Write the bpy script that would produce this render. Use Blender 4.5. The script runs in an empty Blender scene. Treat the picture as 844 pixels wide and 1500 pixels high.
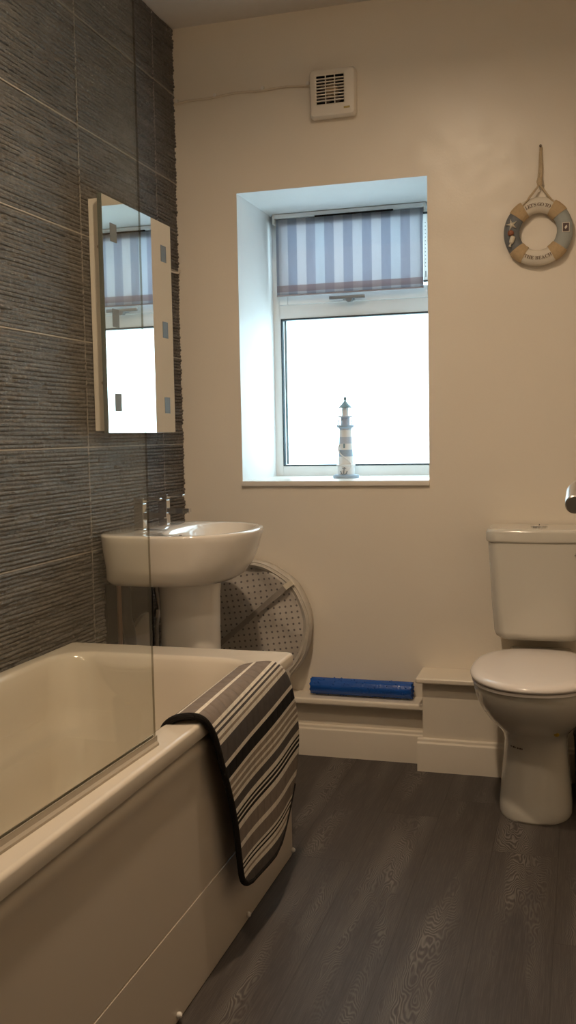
import bpy, bmesh, math, random
from mathutils import Vector, Matrix, noise
random.seed(7)
PI = math.pi
S = bpy.context.scene
COL = S.collection
D = 3.2785      # back wall
CZ = 2.506      # ceiling
RX = 1.80       # right wall
FY = 0.73       # front wall (doorway wall)
HY = -1.2       # end of the hall

# ------------------------------------------------------------------ materials
class G:
    """small node helper"""
    def __init__(s, name):
        s.m = bpy.data.materials.new(name); s.m.use_nodes = True
        s.t = s.m.node_tree; s.t.nodes.clear()
        s.out = s.t.nodes.new('ShaderNodeOutputMaterial')
    def n(s, typ, ins=None, **kw):
        nd = s.t.nodes.new(typ)
        for k, v in kw.items(): setattr(nd, k, v)
        for k, v in (ins or {}).items():
            s.set(nd.inputs[k], v)
        return nd
    def set(s, sock, v):
        if isinstance(v, bpy.types.NodeSocket): s.t.links.new(v, sock)
        elif isinstance(v, bpy.types.Node): s.t.links.new(v.outputs[0], sock)
        else:
            if sock.type == 'RGBA' and len(v) == 3: v = (*v, 1)
            sock.default_value = v
    def math(s, op, a, b=0.0, c=0.0):
        nd = s.t.nodes.new('ShaderNodeMath'); nd.operation = op
        s.set(nd.inputs[0], a); s.set(nd.inputs[1], b); s.set(nd.inputs[2], c)
        return nd.outputs[0]
    def mix(s, f, a, b):
        nd = s.t.nodes.new('ShaderNodeMix'); nd.data_type = 'RGBA'
        s.set(nd.inputs[0], f); s.set(nd.inputs[6], a); s.set(nd.inputs[7], b)
        return nd.outputs[2]
    def ramp(s, f, stops, interp='LINEAR'):
        nd = s.t.nodes.new('ShaderNodeValToRGB'); cr = nd.color_ramp; cr.interpolation = interp
        while len(cr.elements) < len(stops): cr.elements.new(.5)
        for e, (p, c) in zip(cr.elements, stops):
            e.position = p; e.color = (*c, 1) if len(c) == 3 else c
        s.set(nd.inputs[0], f); return nd.outputs[0]
    def noise(s, scale, vec=None, detail=2, rough=.5, dist=0.0):
        nd = s.t.nodes.new('ShaderNodeTexNoise'); nd.inputs['Scale'].default_value = scale
        nd.inputs['Detail'].default_value = detail; nd.inputs['Roughness'].default_value = rough
        nd.inputs['Distortion'].default_value = dist
        if vec is not None: s.set(nd.inputs['Vector'], vec)
        return nd.outputs[0]
    def obj(s):
        return s.t.nodes.new('ShaderNodeTexCoord').outputs['Object']
    def scaled(s, vec, sc, loc=(0, 0, 0), rot=(0, 0, 0)):
        nd = s.t.nodes.new('ShaderNodeMapping'); s.set(nd.inputs[0], vec)
        nd.inputs['Scale'].default_value = sc; nd.inputs['Location'].default_value = loc
        nd.inputs['Rotation'].default_value = rot
        return nd.outputs[0]
    def sep(s, vec):
        nd = s.t.nodes.new('ShaderNodeSeparateXYZ'); s.set(nd.inputs[0], vec); return nd.outputs
    def bump(s, h, strength=.3, dist=.01):
        nd = s.t.nodes.new('ShaderNodeBump'); nd.inputs['Strength'].default_value = strength
        nd.inputs['Distance'].default_value = dist; s.set(nd.inputs['Height'], h); return nd.outputs[0]
    def pbr(s, col, rough=.5, metal=0.0, normal=None, **kw):
        nd = s.t.nodes.new('ShaderNodeBsdfPrincipled')
        s.set(nd.inputs['Base Color'], col); s.set(nd.inputs['Roughness'], rough)
        s.set(nd.inputs['Metallic'], metal)
        if normal is not None: s.set(nd.inputs['Normal'], normal)
        for k, v in kw.items(): s.set(nd.inputs[k.replace('_', ' ')], v)
        s.t.links.new(nd.outputs[0], s.out.inputs[0]); return nd
    def surf(s, sh): s.set(s.out.inputs[0], sh)

def simple(name, col, rough=.5, metal=0.0, var=.04, scale=30, bump=0.0, **kw):
    g = G(name); o = g.obj()
    nz = g.noise(scale, o, 3)
    a = tuple(max(0, c * (1 - var)) for c in col); b = tuple(min(1, c * (1 + var)) for c in col)
    c = g.mix(nz, a, b)
    nrm = g.bump(g.noise(scale * 6, o, 2), bump, .002) if bump else None
    g.pbr(c, rough, metal, nrm, **kw)
    return g.m

def mat_paint():
    g = G('cream_wall_paint'); o = g.obj()
    big = g.noise(2.2, o, 3)
    c = g.mix(big, (.80, .735, .635), (.84, .775, .675))
    h = g.math('ADD', g.math('MULTIPLY', g.noise(5, o, 2), 1.0), g.math('MULTIPLY', g.noise(160, o, 2), .03))
    g.pbr(c, .33, 0, g.bump(h, .35, .02), Specular_IOR_Level=.45)
    return g.m

def mat_floor():
    g = G('dark_wood_vinyl_planks'); o = g.obj()
    x, y, z = g.sep(o)
    W = .168; L = 1.22
    px = g.math('DIVIDE', g.math('ADD', x, .035), W)
    ix = g.math('FLOOR', px)
    wn = g.n('ShaderNodeTexWhiteNoise', {'W': ix}, noise_dimensions='1D')
    py = g.math('ADD', g.math('DIVIDE', y, L), g.math('MULTIPLY', wn.outputs[0], 5.0))
    iy = g.math('FLOOR', py)
    wn2 = g.n('ShaderNodeTexWhiteNoise', {'Vector': g.n('ShaderNodeCombineXYZ', {0: ix, 1: iy})}, noise_dimensions='2D')
    r = wn2.outputs[0]; rc = g.sep(wn2.outputs[1])
    u = g.math('SUBTRACT', g.math('FRACT', px), g.math('ADD', .5, g.math('MULTIPLY', g.math('SUBTRACT', r, .5), .5)))
    um = g.math('MULTIPLY', u, W)
    off = g.n('ShaderNodeCombineXYZ', {0: g.math('MULTIPLY', r, 17.0), 1: g.math('MULTIPLY', rc[1], 9.0), 2: 0.0})
    vec = g.n('ShaderNodeVectorMath', {0: o, 1: off}, operation='ADD')
    warp = g.noise(1, g.scaled(vec, (9, 2.6, 1)), 3)
    warp2 = g.noise(1, g.scaled(vec, (45, 7, 1)), 2)
    f = g.math('ADD', g.math('MULTIPLY', g.math('MULTIPLY', y, g.math('SUBTRACT', g.math('MULTIPLY', g.math('GREATER_THAN', rc[0], .5), 2.0), 1.0)), 34.0), g.math('MULTIPLY', g.math('MULTIPLY', um, um), 2600.0))
    f = g.math('ADD', f, g.math('MULTIPLY', warp, 40.0))
    f = g.math('ADD', f, g.math('MULTIPLY', warp2, 2.6))
    ring = g.math('POWER', g.math('ADD', .5, g.math('MULTIPLY', g.math('SINE', g.math('MULTIPLY', f, 2 * PI)), .5)), 1.6)
    mask = g.ramp(g.noise(1, g.scaled(vec, (9, 1.5, 1), (3, 1, 0)), 2), [(.44, (0, 0, 0)), (.60, (1, 1, 1))])
    edge = g.ramp(g.math('ABSOLUTE', um), [(.03, (1, 1, 1)), (.062, (.15, .15, .15))])
    ring = g.math('MULTIPLY', ring, g.math('MULTIPLY', mask, edge))
    fine = g.noise(1, g.scaled(vec, (330, 9, 1)), 4, .7)
    broad = g.noise(1, g.scaled(vec, (26, 1.6, 1)), 3)
    tone = g.mix(broad, (.036, .029, .0265), (.070, .059, .053))
    tone = g.mix(g.math('MULTIPLY', r, .45), tone, (.05, .041, .037))
    c = g.mix(g.math('MULTIPLY', g.ramp(fine, [(.45, (0, 0, 0)), (.75, (1, 1, 1))]), .40), tone, (.17, .145, .125))
    c = g.mix(g.math('MULTIPLY', ring, .75), c, (.20, .18, .16))
    fx = g.math('FRACT', px); dx = g.math('MINIMUM', fx, g.math('SUBTRACT', 1.0, fx))
    fy = g.math('FRACT', py); dy = g.math('MINIMUM', fy, g.math('SUBTRACT', 1.0, fy))
    seam = g.math('MAXIMUM', g.math('LESS_THAN', dx, .006), g.math('LESS_THAN', dy, .0010))
    c = g.mix(g.math('MULTIPLY', seam, .45), c, (.02, .016, .013))
    h = g.math('SUBTRACT', g.math('ADD', g.math('MULTIPLY', fine, .3), g.math('MULTIPLY', ring, .3)), seam)
    g.pbr(c, g.math('ADD', .46, g.math('MULTIPLY', fine, .15)), 0, g.bump(h, .3, .001), Specular_IOR_Level=.4)
    return g.m

def mat_slate():
    g = G('split_face_grey_tile'); o = g.obj()
    a = g.noise(1, g.scaled(o, (8, 5, 45)), 4, .65)
    b = g.noise(1, g.scaled(o, (1, 1.6, 2.1), (2, 0, 1)), 3)
    c = g.noise(1, g.scaled(o, (30, 55, 210)), 3, .7)
    col = g.ramp(a, [(.25, (.060, .055, .052)), (.5, (.118, .109, .103)), (.78, (.215, .20, .188))])
    col = g.mix(g.math('MULTIPLY', g.ramp(b, [(.35, (0, 0, 0)), (.7, (1, 1, 1))]), .35), col, (.052, .042, .034))
    col = g.mix(g.math('MULTIPLY', g.ramp(c, [(.5, (0, 0, 0)), (.8, (1, 1, 1))]), .35), col, (.27, .245, .22))
    # white grout dust left in streaks
    d = g.noise(1, g.scaled(o, (30, 60, 150)), 3, .7)
    dm = g.noise(1, g.scaled(o, (2, 3.0, 3.4), (5, 3, 1)), 2)
    dust = g.math('MULTIPLY', g.ramp(d, [(.59, (0, 0, 0)), (.67, (1, 1, 1))]), g.ramp(dm, [(.47, (0, 0, 0)), (.60, (1, 1, 1))]))
    col = g.mix(g.math('MULTIPLY', dust, .65), col, (.46, .44, .40))
    h = g.math('ADD', g.math('MULTIPLY', c, .6), g.math('MULTIPLY', d, .6))
    g.pbr(col, .5, 0, g.bump(h, 1.0, .006), Specular_IOR_Level=.5)
    return g.m

def mat_blind():
    g = G('striped_blind_fabric'); o = g.obj()
    x, y, z = g.sep(o)
    # local x runs from the left edge of the cloth; stripes 68 mm per pair
    p = g.math('FRACT', g.math('DIVIDE', g.math('SUBTRACT', x, .010), .0715))
    st = g.math('GREATER_THAN', p, .50)
    q = g.math('FLOOR', g.math('DIVIDE', g.math('SUBTRACT', x, .010), .03575))
    wn = g.n('ShaderNodeTexWhiteNoise', {'W': q}, noise_dimensions='1D').outputs[0]
    light = g.mix(wn, (.62, .64, .68), (.67, .655, .68))
    dark = g.mix(wn, (.46, .485, .555), (.50, .50, .555))
    col = g.mix(st, light, dark)
    hem = g.math('MULTIPLY', g.math('LESS_THAN', z, .038), g.math('GREATER_THAN', z, .014))
    col = g.mix(g.math('MULTIPLY', hem, .6), col, (.36, .25, .24))
    weave = g.noise(900, o, 1)
    col = g.mix(g.math('MULTIPLY', weave, .12), col, (.15, .16, .22))
    bs = g.n('ShaderNodeBsdfDiffuse', {'Color': col})
    tr = g.n('ShaderNodeBsdfTranslucent', {'Color': col})
    mx = g.n('ShaderNodeMixShader', {0: .5, 1: bs.outputs[0], 2: tr.outputs[0]})
    g.surf(mx); return g.m

def mat_glass(name, tint, rough=0.0, refl=1.0):
    g = G(name)
    tr = g.n('ShaderNodeBsdfTransparent', {'Color': tint})
    gl = g.n('ShaderNodeBsdfGlossy', {'Color': (1, 1, 1), 'Roughness': rough})
    ge = g.n('ShaderNodeNewGeometry')
    dt = g.n('ShaderNodeVectorMath', {0: ge.outputs['Normal'], 1: ge.outputs['Incoming']}, operation='DOT_PRODUCT').outputs['Value']
    k = g.math('POWER', g.math('SUBTRACT', 1.0, g.math('ABSOLUTE', dt)), 5.0)      # Schlick reflectance, the same from both sides
    f = g.math('MULTIPLY', g.math('ADD', .04, g.math('MULTIPLY', k, .96)), refl)
    mx = g.n('ShaderNodeMixShader', {0: f, 1: tr.outputs[0], 2: gl.outputs[0]})
    g.surf(mx); return g.m

def mat_frosted():
    g = G('obscured_window_glass'); o = g.obj()
    h = g.noise(120, o, 2)
    tr = g.n('ShaderNodeBsdfTransparent', {'Color': (.94, .97, .97)})
    tl = g.n('ShaderNodeBsdfTranslucent', {'Color': (.92, .96, .97), 'Normal': g.bump(h, .3, .002)})
    gl = g.n('ShaderNodeBsdfGlossy', {'Roughness': .25})
    a = g.n('ShaderNodeMixShader', {0: .45, 1: tr.outputs[0], 2: tl.outputs[0]})
    b = g.n('ShaderNodeMixShader', {0: .04, 1: a.outputs[0], 2: gl.outputs[0]})
    g.surf(b); return g.m

def mat_dots():
    g = G('dotted_basket_fabric'); o = g.obj()
    r = g.scaled(o, (1, 1, 1), (0, 0, 0), (0, math.radians(8), 0))
    x, y, z = g.sep(r)
    P = .0205
    fx = g.math('SUBTRACT', g.math('FRACT', g.math('DIVIDE', x, P)), .5)
    fz = g.math('SUBTRACT', g.math('FRACT', g.math('DIVIDE', z, P)), .5)
    d = g.math('SQRT', g.math('ADD', g.math('MULTIPLY', fx, fx), g.math('MULTIPLY', fz, fz)))
    dot = g.ramp(d, [(.15, (1, 1, 1)), (.20, (0, 0, 0))])
    wr = g.noise(14, o, 3)
    base = g.mix(wr, (.50, .45, .40), (.60, .55, .49))
    c = g.mix(g.math('MULTIPLY', dot, .85), base, (.10, .09, .10))
    g.pbr(c, .6, 0, g.bump(g.noise(9, o, 3), .6, .02), Sheen_Weight=.2)
    return g.m

def mat_mat(name, col):
    g = G(name); o = g.obj()
    x, y, z = g.sep(o)
    w = g.math('SINE', g.math('MULTIPLY', y, 2 * PI / .0045))
    n1 = g.noise(70, o, 3)
    a = tuple(c * .78 for c in col)
    c = g.mix(n1, a, tuple(min(1, c * 1.15) for c in col))
    q = g.math('POWER', g.math('ABSOLUTE', g.math('SINE', g.math('MULTIPLY', y, PI / .042))), .35)
    h = g.math('ADD', g.math('MULTIPLY', w, .06), q)
    g.pbr(c, .9, 0, g.bump(h, .7, .007), Specular_IOR_Level=.15)
    return g.m

M = {}
M['paint'] = mat_paint()
M['ceiling'] = simple('ceiling_paint', (.74, .70, .66), .7, bump=.1)
M['reveal'] = simple('white_reveal_paint', (.80, .82, .82), .5, bump=.1, scale=8)
M['floor'] = mat_floor()
M['slate'] = mat_slate()
M['grout'] = simple('pale_grout', (.40, .36, .31), .8, var=.3, scale=60, bump=.3)
M['gloss'] = simple('cream_gloss_woodwork', (.80, .73, .62), .28, bump=.05, scale=6)
M['sill'] = simple('sill_gloss', (.82, .78, .72), .3, scale=6)
M['upvc'] = simple('white_plastic_frame', (.80, .82, .82), .3, var=.02)
M['gasket'] = simple('black_gasket', (.02, .035, .045), .5)
M['acrylic'] = simple('cream_acrylic', (.71, .64, .54), .14, var=.015, scale=3, Coat_Weight=.3, Coat_Roughness=.05)
M['panel'] = simple('cream_panel_acrylic', (.62, .55, .46), .30, var=.02, scale=3)
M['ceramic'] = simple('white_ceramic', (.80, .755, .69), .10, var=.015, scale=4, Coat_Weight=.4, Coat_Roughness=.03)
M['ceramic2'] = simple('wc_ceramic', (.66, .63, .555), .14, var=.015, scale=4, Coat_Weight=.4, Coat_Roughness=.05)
M['seat'] = simple('wc_seat_plastic', (.80, .745, .70), .17, var=.01, scale=4)
M['chrome'] = simple('chrome', (.78, .78, .78), .09, 1.0, var=.02)
M['satin'] = simple('satin_steel', (.62, .60, .57), .28, 1.0, var=.04, scale=80)
M['handle'] = simple('steel_window_handle', (.34, .38, .42), .32, .75)
M['mirror'] = simple('mirror_glass', (.93, .95, .94), .004, 1.0, var=.0)
M['mirror_edge'] = simple('green_glass_edge', (.085, .10, .085), .25)
M['frost'] = simple('frosted_pad', (.15, .155, .15), .7)
M['cab'] = simple('cabinet_white', (.76, .70, .61), .4, var=.02)
M['glass'] = mat_glass('screen_glass', (.955, .965, .94), 0, .7)
M['glass_edge'] = mat_glass('glass_edge_green', (.42, .40, .34), 0, .4)
M['seal'] = simple('clear_seal', (.42, .37, .30), .25)
M['frosted'] = mat_frosted()
M['blind'] = mat_blind()
M['blind_bar'] = simple('blind_hem', (.33, .27, .27), .7)
M['white_pl'] = simple('white_plastic', (.80, .77, .72), .35, var=.02)
M['fan_pl'] = simple('fan_plastic', (.80, .745, .66), .35, var=.02)
M['dark'] = simple('black_cavity_and_shade', (.010, .009, .008), .95, Specular_IOR_Level=.1)  # open slots, and the shade painted on the wall under the basin
M['black'] = simple('black_plastic', (.022, .021, .020), .35)
M['gold'] = simple('gold_label', (.42, .33, .12), .35, .6)
M['dots'] = mat_dots()
M['fab_rim'] = simple('basket_rim_fabric', (.58, .53, .46), .75, var=.2, scale=35, bump=.5)
M['strap'] = simple('grey_strap', (.34, .30, .26), .8, var=.1, scale=90, bump=.4)
M['blue'] = simple('blue_rubber', (.008, .085, .40), .22, var=.25, scale=25, bump=.5)
M['m_white'] = mat_mat('mat_cream', (.72, .66, .56))
M['m_tan'] = mat_mat('mat_tan', (.32, .26, .205))
M['m_brown'] = mat_mat('mat_brown', (.225, .185, .155))
M['m_grey'] = mat_mat('mat_dark_grey', (.095, .083, .078))
M['m_black'] = mat_mat('mat_black', (.016, .014, .013))
M['lh_white'] = simple('lighthouse_white', (.80, .80, .80), .6, bump=.3)
M['lh_blue'] = simple('lighthouse_blue', (.36, .46, .58), .6, var=.15, bump=.3)  # blue paled: bloom from the window behind is put into the colour
M['lh_pale'] = simple('lighthouse_pale_blue', (.50, .56, .66), .6, bump=.3)
M['lh_roof'] = simple('lighthouse_roof', (.24, .36, .42), .5, bump=.3)  # roof colour lightened for the same backlight bloom
M['rope'] = simple('jute_rope', (.60, .48, .32), .9, var=.25, scale=160, bump=.8)
M['ring_white'] = simple('ring_white', (.72, .66, .56), .6, var=.06, bump=.3)
M['ring_blue'] = simple('ring_grey_blue', (.36, .385, .37), .6, var=.08, bump=.3)
M['ring_navy'] = simple('ring_slate_blue', (.16, .17, .18), .6, var=.1, bump=.3)
M['band'] = simple('hessian_band', (.56, .41, .24), .9, var=.15, scale=120, bump=.8)
M['letter'] = simple('brown_lettering', (.16, .11, .075), .8)
M['shell_red'] = simple('brown_shell', (.28, .10, .05), .5, var=.3, scale=120)
M['bottle'] = simple('cream_bottle', (.70, .64, .52), .35)
M['stamp_dark'] = simple('stamp_print', (.09, .055, .05), .6, var=.5, scale=200)
M['navy'] = simple('navy_plastic', (.012, .022, .045), .3)
M['cable'] = simple('painted_cable', (.70, .61, .50), .5)
M['yellow'] = simple('yellow_spot', (.45, .30, .02), .5)
M['door'] = simple('door_paint', (.78, .72, .62), .4, var=.02, scale=5)
M['hall'] = simple('hall_paint', (.50, .42, .33), .8)
g = G('lamp_glow'); e = g.n('ShaderNodeEmission', {'Color': (1, .80, .55), 'Strength': 18.0}); g.surf(e); M['lamp'] = g.m

# ------------------------------------------------------------------ object helpers
def link(name, me, mats, parent=None, smooth=True, auto=None):
    o = bpy.data.objects.new(name, me); COL.objects.link(o)
    if not isinstance(mats, (list, tuple)): mats = [mats]
    for m in mats: me.materials.append(M[m] if isinstance(m, str) else m)
    if smooth:
        for p in me.polygons: p.use_smooth = True
        if auto is not None:
            me.set_sharp_from_angle(angle=math.radians(auto))
    if smooth and auto is not None and auto in (60, 35): wn(o)
    if parent is not None:
        o.parent = parent
        w = Matrix.Identity(4); p = parent
        while p is not None: w = p.matrix_basis.copy() @ w if p.parent is None else p.matrix_parent_inverse @ p.matrix_basis @ w; p = p.parent
        o.matrix_parent_inverse = w.inverted()
    return o

def obj(name, bm, mats, parent=None, smooth=True, auto=35):
    bmesh.ops.recalc_face_normals(bm, faces=bm.faces)
    me = bpy.data.meshes.new(name); bm.to_mesh(me); bm.free()
    return link(name, me, mats, parent, smooth, auto)

def thing(name, loc, label, cat, group=None, rot=(0, 0, 0)):
    o = bpy.data.objects.new(name, None); COL.objects.link(o)
    o.location = loc; o.rotation_euler = rot; o.empty_display_size = .05
    o['label'] = label; o['category'] = cat
    if group: o['group'] = group
    return o

def tag(o, label, cat, group=None):
    o['label'] = label; o['category'] = cat
    if group: o['group'] = group
    return o

def struct(o): o['kind'] = 'structure'; return o

def box(bm, x0, x1, y0, y1, z0, z1, bev=0.0, seg=2, mi=0):
    nb = bmesh.new()
    bmesh.ops.create_cube(nb, size=1.0)
    for v in nb.verts:
        v.co = Vector(((x0 + x1) / 2 + v.co.x * (x1 - x0), (y0 + y1) / 2 + v.co.y * (y1 - y0), (z0 + z1) / 2 + v.co.z * (z1 - z0)))
    if bev: bmesh.ops.bevel(nb, geom=nb.edges[:], offset=bev, segments=seg, affect='EDGES', profile=.6)
    for f in nb.faces: f.material_index = mi
    tmp = bpy.data.meshes.new('tmp'); nb.to_mesh(tmp); nb.free()
    bm.from_mesh(tmp); bpy.data.meshes.remove(tmp)
    return bm

def mk(*boxes, bev=0.0, seg=2):
    bm = bmesh.new()
    for b in boxes: box(bm, *b, bev=bev, seg=seg)
    return bm

def frame_of(d):
    d = d.normalized(); up = Vector((0, 0, 1)) if abs(d.z) < .9 else Vector((1, 0, 0))
    a = d.cross(up).normalized(); return a, a.cross(d).normalized()

def tube(bm, pts, r, seg=12, cap=True, mi=0, flat=1.0):
    pts = [Vector(p) for p in pts]; n = len(pts)
    rs = r if isinstance(r, (list, tuple)) else [r] * n
    rings = []; pa = None
    for i, p in enumerate(pts):
        d = (pts[min(i + 1, n - 1)] - pts[max(i - 1, 0)])
        d = d.normalized()
        a = frame_of(d)[0] if pa is None else (pa - d * pa.dot(d))
        if a.length < 1e-5: a = frame_of(d)[0]
        a = a.normalized(); b = d.cross(a).normalized(); pa = a
        rings.append([bm.verts.new(p + rs[i] * (math.cos(2 * PI * k / seg) * a + flat * math.sin(2 * PI * k / seg) * b)) for k in range(seg)])
    for i in range(n - 1):
        for k in range(seg):
            f = bm.faces.new((rings[i][k], rings[i][(k + 1) % seg], rings[i + 1][(k + 1) % seg], rings[i + 1][k])); f.material_index = mi
    if cap:
        for rr in (rings[0], rings[-1]):
            f = bm.faces.new(rr); f.material_index = mi
    return bm

def loft(bm, rings, cap0=True, cap1=True, mi=0, closed=True):
    R = [[bm.verts.new(p) for p in r] for r in rings]; n = len(rings[0])
    for i in range(len(R) - 1):
        for k in range(n if closed else n - 1):
            f = bm.faces.new((R[i][k], R[i][(k + 1) % n], R[i + 1][(k + 1) % n], R[i + 1][k])); f.material_index = mi if not callable(mi) else mi(i)
    if cap0: f = bm.faces.new(R[0]); f.material_index = mi if not callable(mi) else mi(0)
    if cap1: f = bm.faces.new(R[-1]); f.material_index = mi if not callable(mi) else mi(len(R) - 2)
    return R

def lathe(bm, prof, cx, cy, seg=32, mi=0, cap=True, cz=0.0):
    """prof: list of (r, z) or (r, z, material)"""
    rings = [[(cx + p[0] * math.cos(2 * PI * k / seg), cy + p[0] * math.sin(2 * PI * k / seg), cz + p[1]) for k in range(seg)] for p in prof]
    f = (lambda i: prof[i][2] if len(prof[i]) > 2 else mi)
    loft(bm, rings, cap, cap, f); return bm

def rrect(x0, x1, y0, y1, z, r, seg=8, side=6):
    """rounded rectangle ring; r may be 4 radii: (x1,y0) (x1,y1) (x0,y1) (x0,y0)"""
    rr = [r] * 4 if not isinstance(r, (list, tuple)) else r
    cs = [(x1 - rr[0], y0 + rr[0], -PI / 2, rr[0]), (x1 - rr[1], y1 - rr[1], 0, rr[1]), (x0 + rr[2], y1 - rr[2], PI / 2, rr[2]), (x0 + rr[3], y0 + rr[3], PI, rr[3])]
    pts = []
    for i, (cx, cy, a0, q) in enumerate(cs):
        arc = [(cx + q * math.cos(a0 + PI / 2 * k / seg), cy + q * math.sin(a0 + PI / 2 * k / seg), z) for k in range(seg + 1)]
        pts += arc
        ncx, ncy, na, nq = cs[(i + 1) % 4]
        nx = (ncx + nq * math.cos(na), ncy + nq * math.sin(na), z)
        for k in range(1, side): pts.append(tuple(arc[-1][j] + (nx[j] - arc[-1][j]) * k / side for j in range(3)))
    return pts

def wn(o):
    m = o.modifiers.new('wn', 'WEIGHTED_NORMAL'); m.keep_sharp = True; m.weight = 80

def subsurf(o, lv=1):
    m = o.modifiers.new('sub', 'SUBSURF'); m.levels = lv; m.render_levels = lv

# ------------------------------------------------------------------ camera
cam = bpy.data.cameras.new('camera'); co = bpy.data.objects.new('camera', cam); COL.objects.link(co)
cam.sensor_fit = 'VERTICAL'; cam.sensor_height = 36; cam.lens = 36 * 1447.37 / 1500; cam.clip_start = .02
yaw, pit, rol = .2903, .0772, -.0189
F = Vector((-math.sin(yaw) * math.cos(pit), math.cos(yaw) * math.cos(pit), -math.sin(pit)))
R0 = Vector((math.cos(yaw), math.sin(yaw), 0)); U0 = R0.cross(F)
R_ = math.cos(rol) * R0 + math.sin(rol) * U0; U_ = -math.sin(rol) * R0 + math.cos(rol) * U0
co.matrix_world = Matrix(((R_.x, U_.x, -F.x, 1.3645), (R_.y, U_.y, -F.y, 0), (R_.z, U_.z, -F.z, 1.10), (0, 0, 0, 1)))
S.camera = co

# ------------------------------------------------------------------ room shell
WX0, WX1, WZ0, WZ1 = .2216, .8775, .930, 1.932     # window opening
RD = .404
struct(obj('floor', mk((-.15, RX + .15, HY - .1, D + .45, -.08, 0)), 'floor', smooth=False))
struct(obj('ceiling', mk((-.15, RX + .15, HY - .1, D + .45, CZ, CZ + .1)), 'ceiling', smooth=False))
bm = bmesh.new()
Y1 = D + .45
for b in ((-.15, WX0, D, Y1, 0, CZ), (WX1, RX + .15, D, Y1, 0, CZ), (WX0, WX1, D, Y1, 0, WZ0), (WX0, WX1, D, Y1, WZ1, CZ)): box(bm, *b)
for f in bm.faces:
    c = f.calc_center_median(); n = f.normal
    if WX0 - .01 < c.x < WX1 + .01 and WZ0 - .01 < c.z < WZ1 + .01 and abs(n.y) < .5: f.material_index = 1
struct(obj('wall_back', bm, ['paint', 'reveal'], smooth=False))
struct(obj('wall_right', mk((RX, RX + .15, HY, D, 0, CZ)), 'paint', smooth=False))
struct(obj('wall_front', mk((0, .72, FY - .12, FY, 0, CZ), (1.50, RX, FY - .12, FY, 0, CZ), (.72, 1.50, FY - .12, FY, 2.03, CZ)), 'paint', smooth=False))
struct(obj('wall_hall', mk((-.02, RX, HY - .1, HY, 0, CZ), (-.12, -.02, HY, FY - .12, 0, CZ)), 'hall', smooth=False))
struct(obj('wall_left', mk((-.15, -.02, FY - .12, D, 0, CZ)), 'grout', smooth=False))

# tiled face of the left wall: split-face ridges as real relief
TH, TW, ROWS = .3017, .535, 27
def tiles():
    rnd = random.Random(11)
    verts, faces, mats = [], [], []
    zj = [1.0772 - .3017 * k for k in range(4)][::-1] + [1.0772 + .3017 * k for k in range(1, 6)]
    yj = [3.105 - TW * k for k in range(5)][::-1]
    ys = [FY] + [y for y in yj if y > FY + .01] + [D]
    zs = [0.0] + [z for z in zj if .02 < z < CZ - .02] + [CZ]
    GH = .0018
    for zi in range(len(zs) - 1):
        for yi in range(len(ys) - 1):
            y0, y1 = ys[yi] + (GH if yi else 0), ys[yi + 1] - (GH if yi < len(ys) - 2 else 0)
            z0, z1 = zs[zi] + GH, zs[zi + 1] - GH
            nr = max(1, round((z1 - z0) / (TH / ROWS)))
            step = .0095; nc = max(2, round((y1 - y0) / step))
            for r in range(nr):
                a, b = z0 + (z1 - z0) * r / nr, z0 + (z1 - z0) * (r + 1) / nr
                # pieces of broken stone along the row
                y = y0; seg = []
                while y < y1:
                    ln = rnd.uniform(.015, .11); seg.append((y, y + ln, rnd.uniform(-.0026, .0030), rnd.uniform(-.0016, .0016))); y += ln
                base = len(verts); si = 0
                for c in range(nc + 1):
                    y = y0 + (y1 - y0) * c / nc
                    while si < len(seg) - 1 and y > seg[si][1]: si += 1
                    d, dz = seg[si][2], seg[si][3]
                    j = rnd.uniform(-.0013, .0013)
                    zb = a + .0012 + dz * .5
                    verts += [(-.0034, y, a), (max(-.0028, d - .0006 + j), y, zb + .0008), (d + .0010 + j, y, (a + b) / 2 + dz), (d + j * .5 - .0004, y, b - .0014), (-.0034, y, b)]
                for c in range(nc):
                    q = base + c * 5
                    for k in range(4):
                        faces.append((q + k, q + 5 + k, q + 6 + k, q + 1 + k)); mats.append(0)
    # grout lines
    gb = len(verts)
    for z in zs[1:-1]:
        g0 = len(verts); verts += [(.0004, ys[0], z - GH), (.0004, ys[-1], z - GH), (.0004, ys[-1], z + GH), (.0004, ys[0], z + GH)]
        faces.append((g0, g0 + 1, g0 + 2, g0 + 3)); mats.append(1)
    for y in ys[1:-1]:
        g0 = len(verts); verts += [(.0012, y - GH * 1.1, 0), (.0012, y + GH * 1.1, 0), (.0012, y + GH * 1.1, CZ), (.0012, y - GH * 1.1, CZ)]
        faces.append((g0, g0 + 1, g0 + 2, g0 + 3)); mats.append(1)
    me = bpy.data.meshes.new('wall_left_tiles'); me.from_pydata(verts, [], faces); me.update()
    for p, m in zip(me.polygons, mats): p.material_index = m
    return me
o = link('wall_left_tiles', tiles(), ['slate', 'grout'], smooth=False); struct(o)

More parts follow.
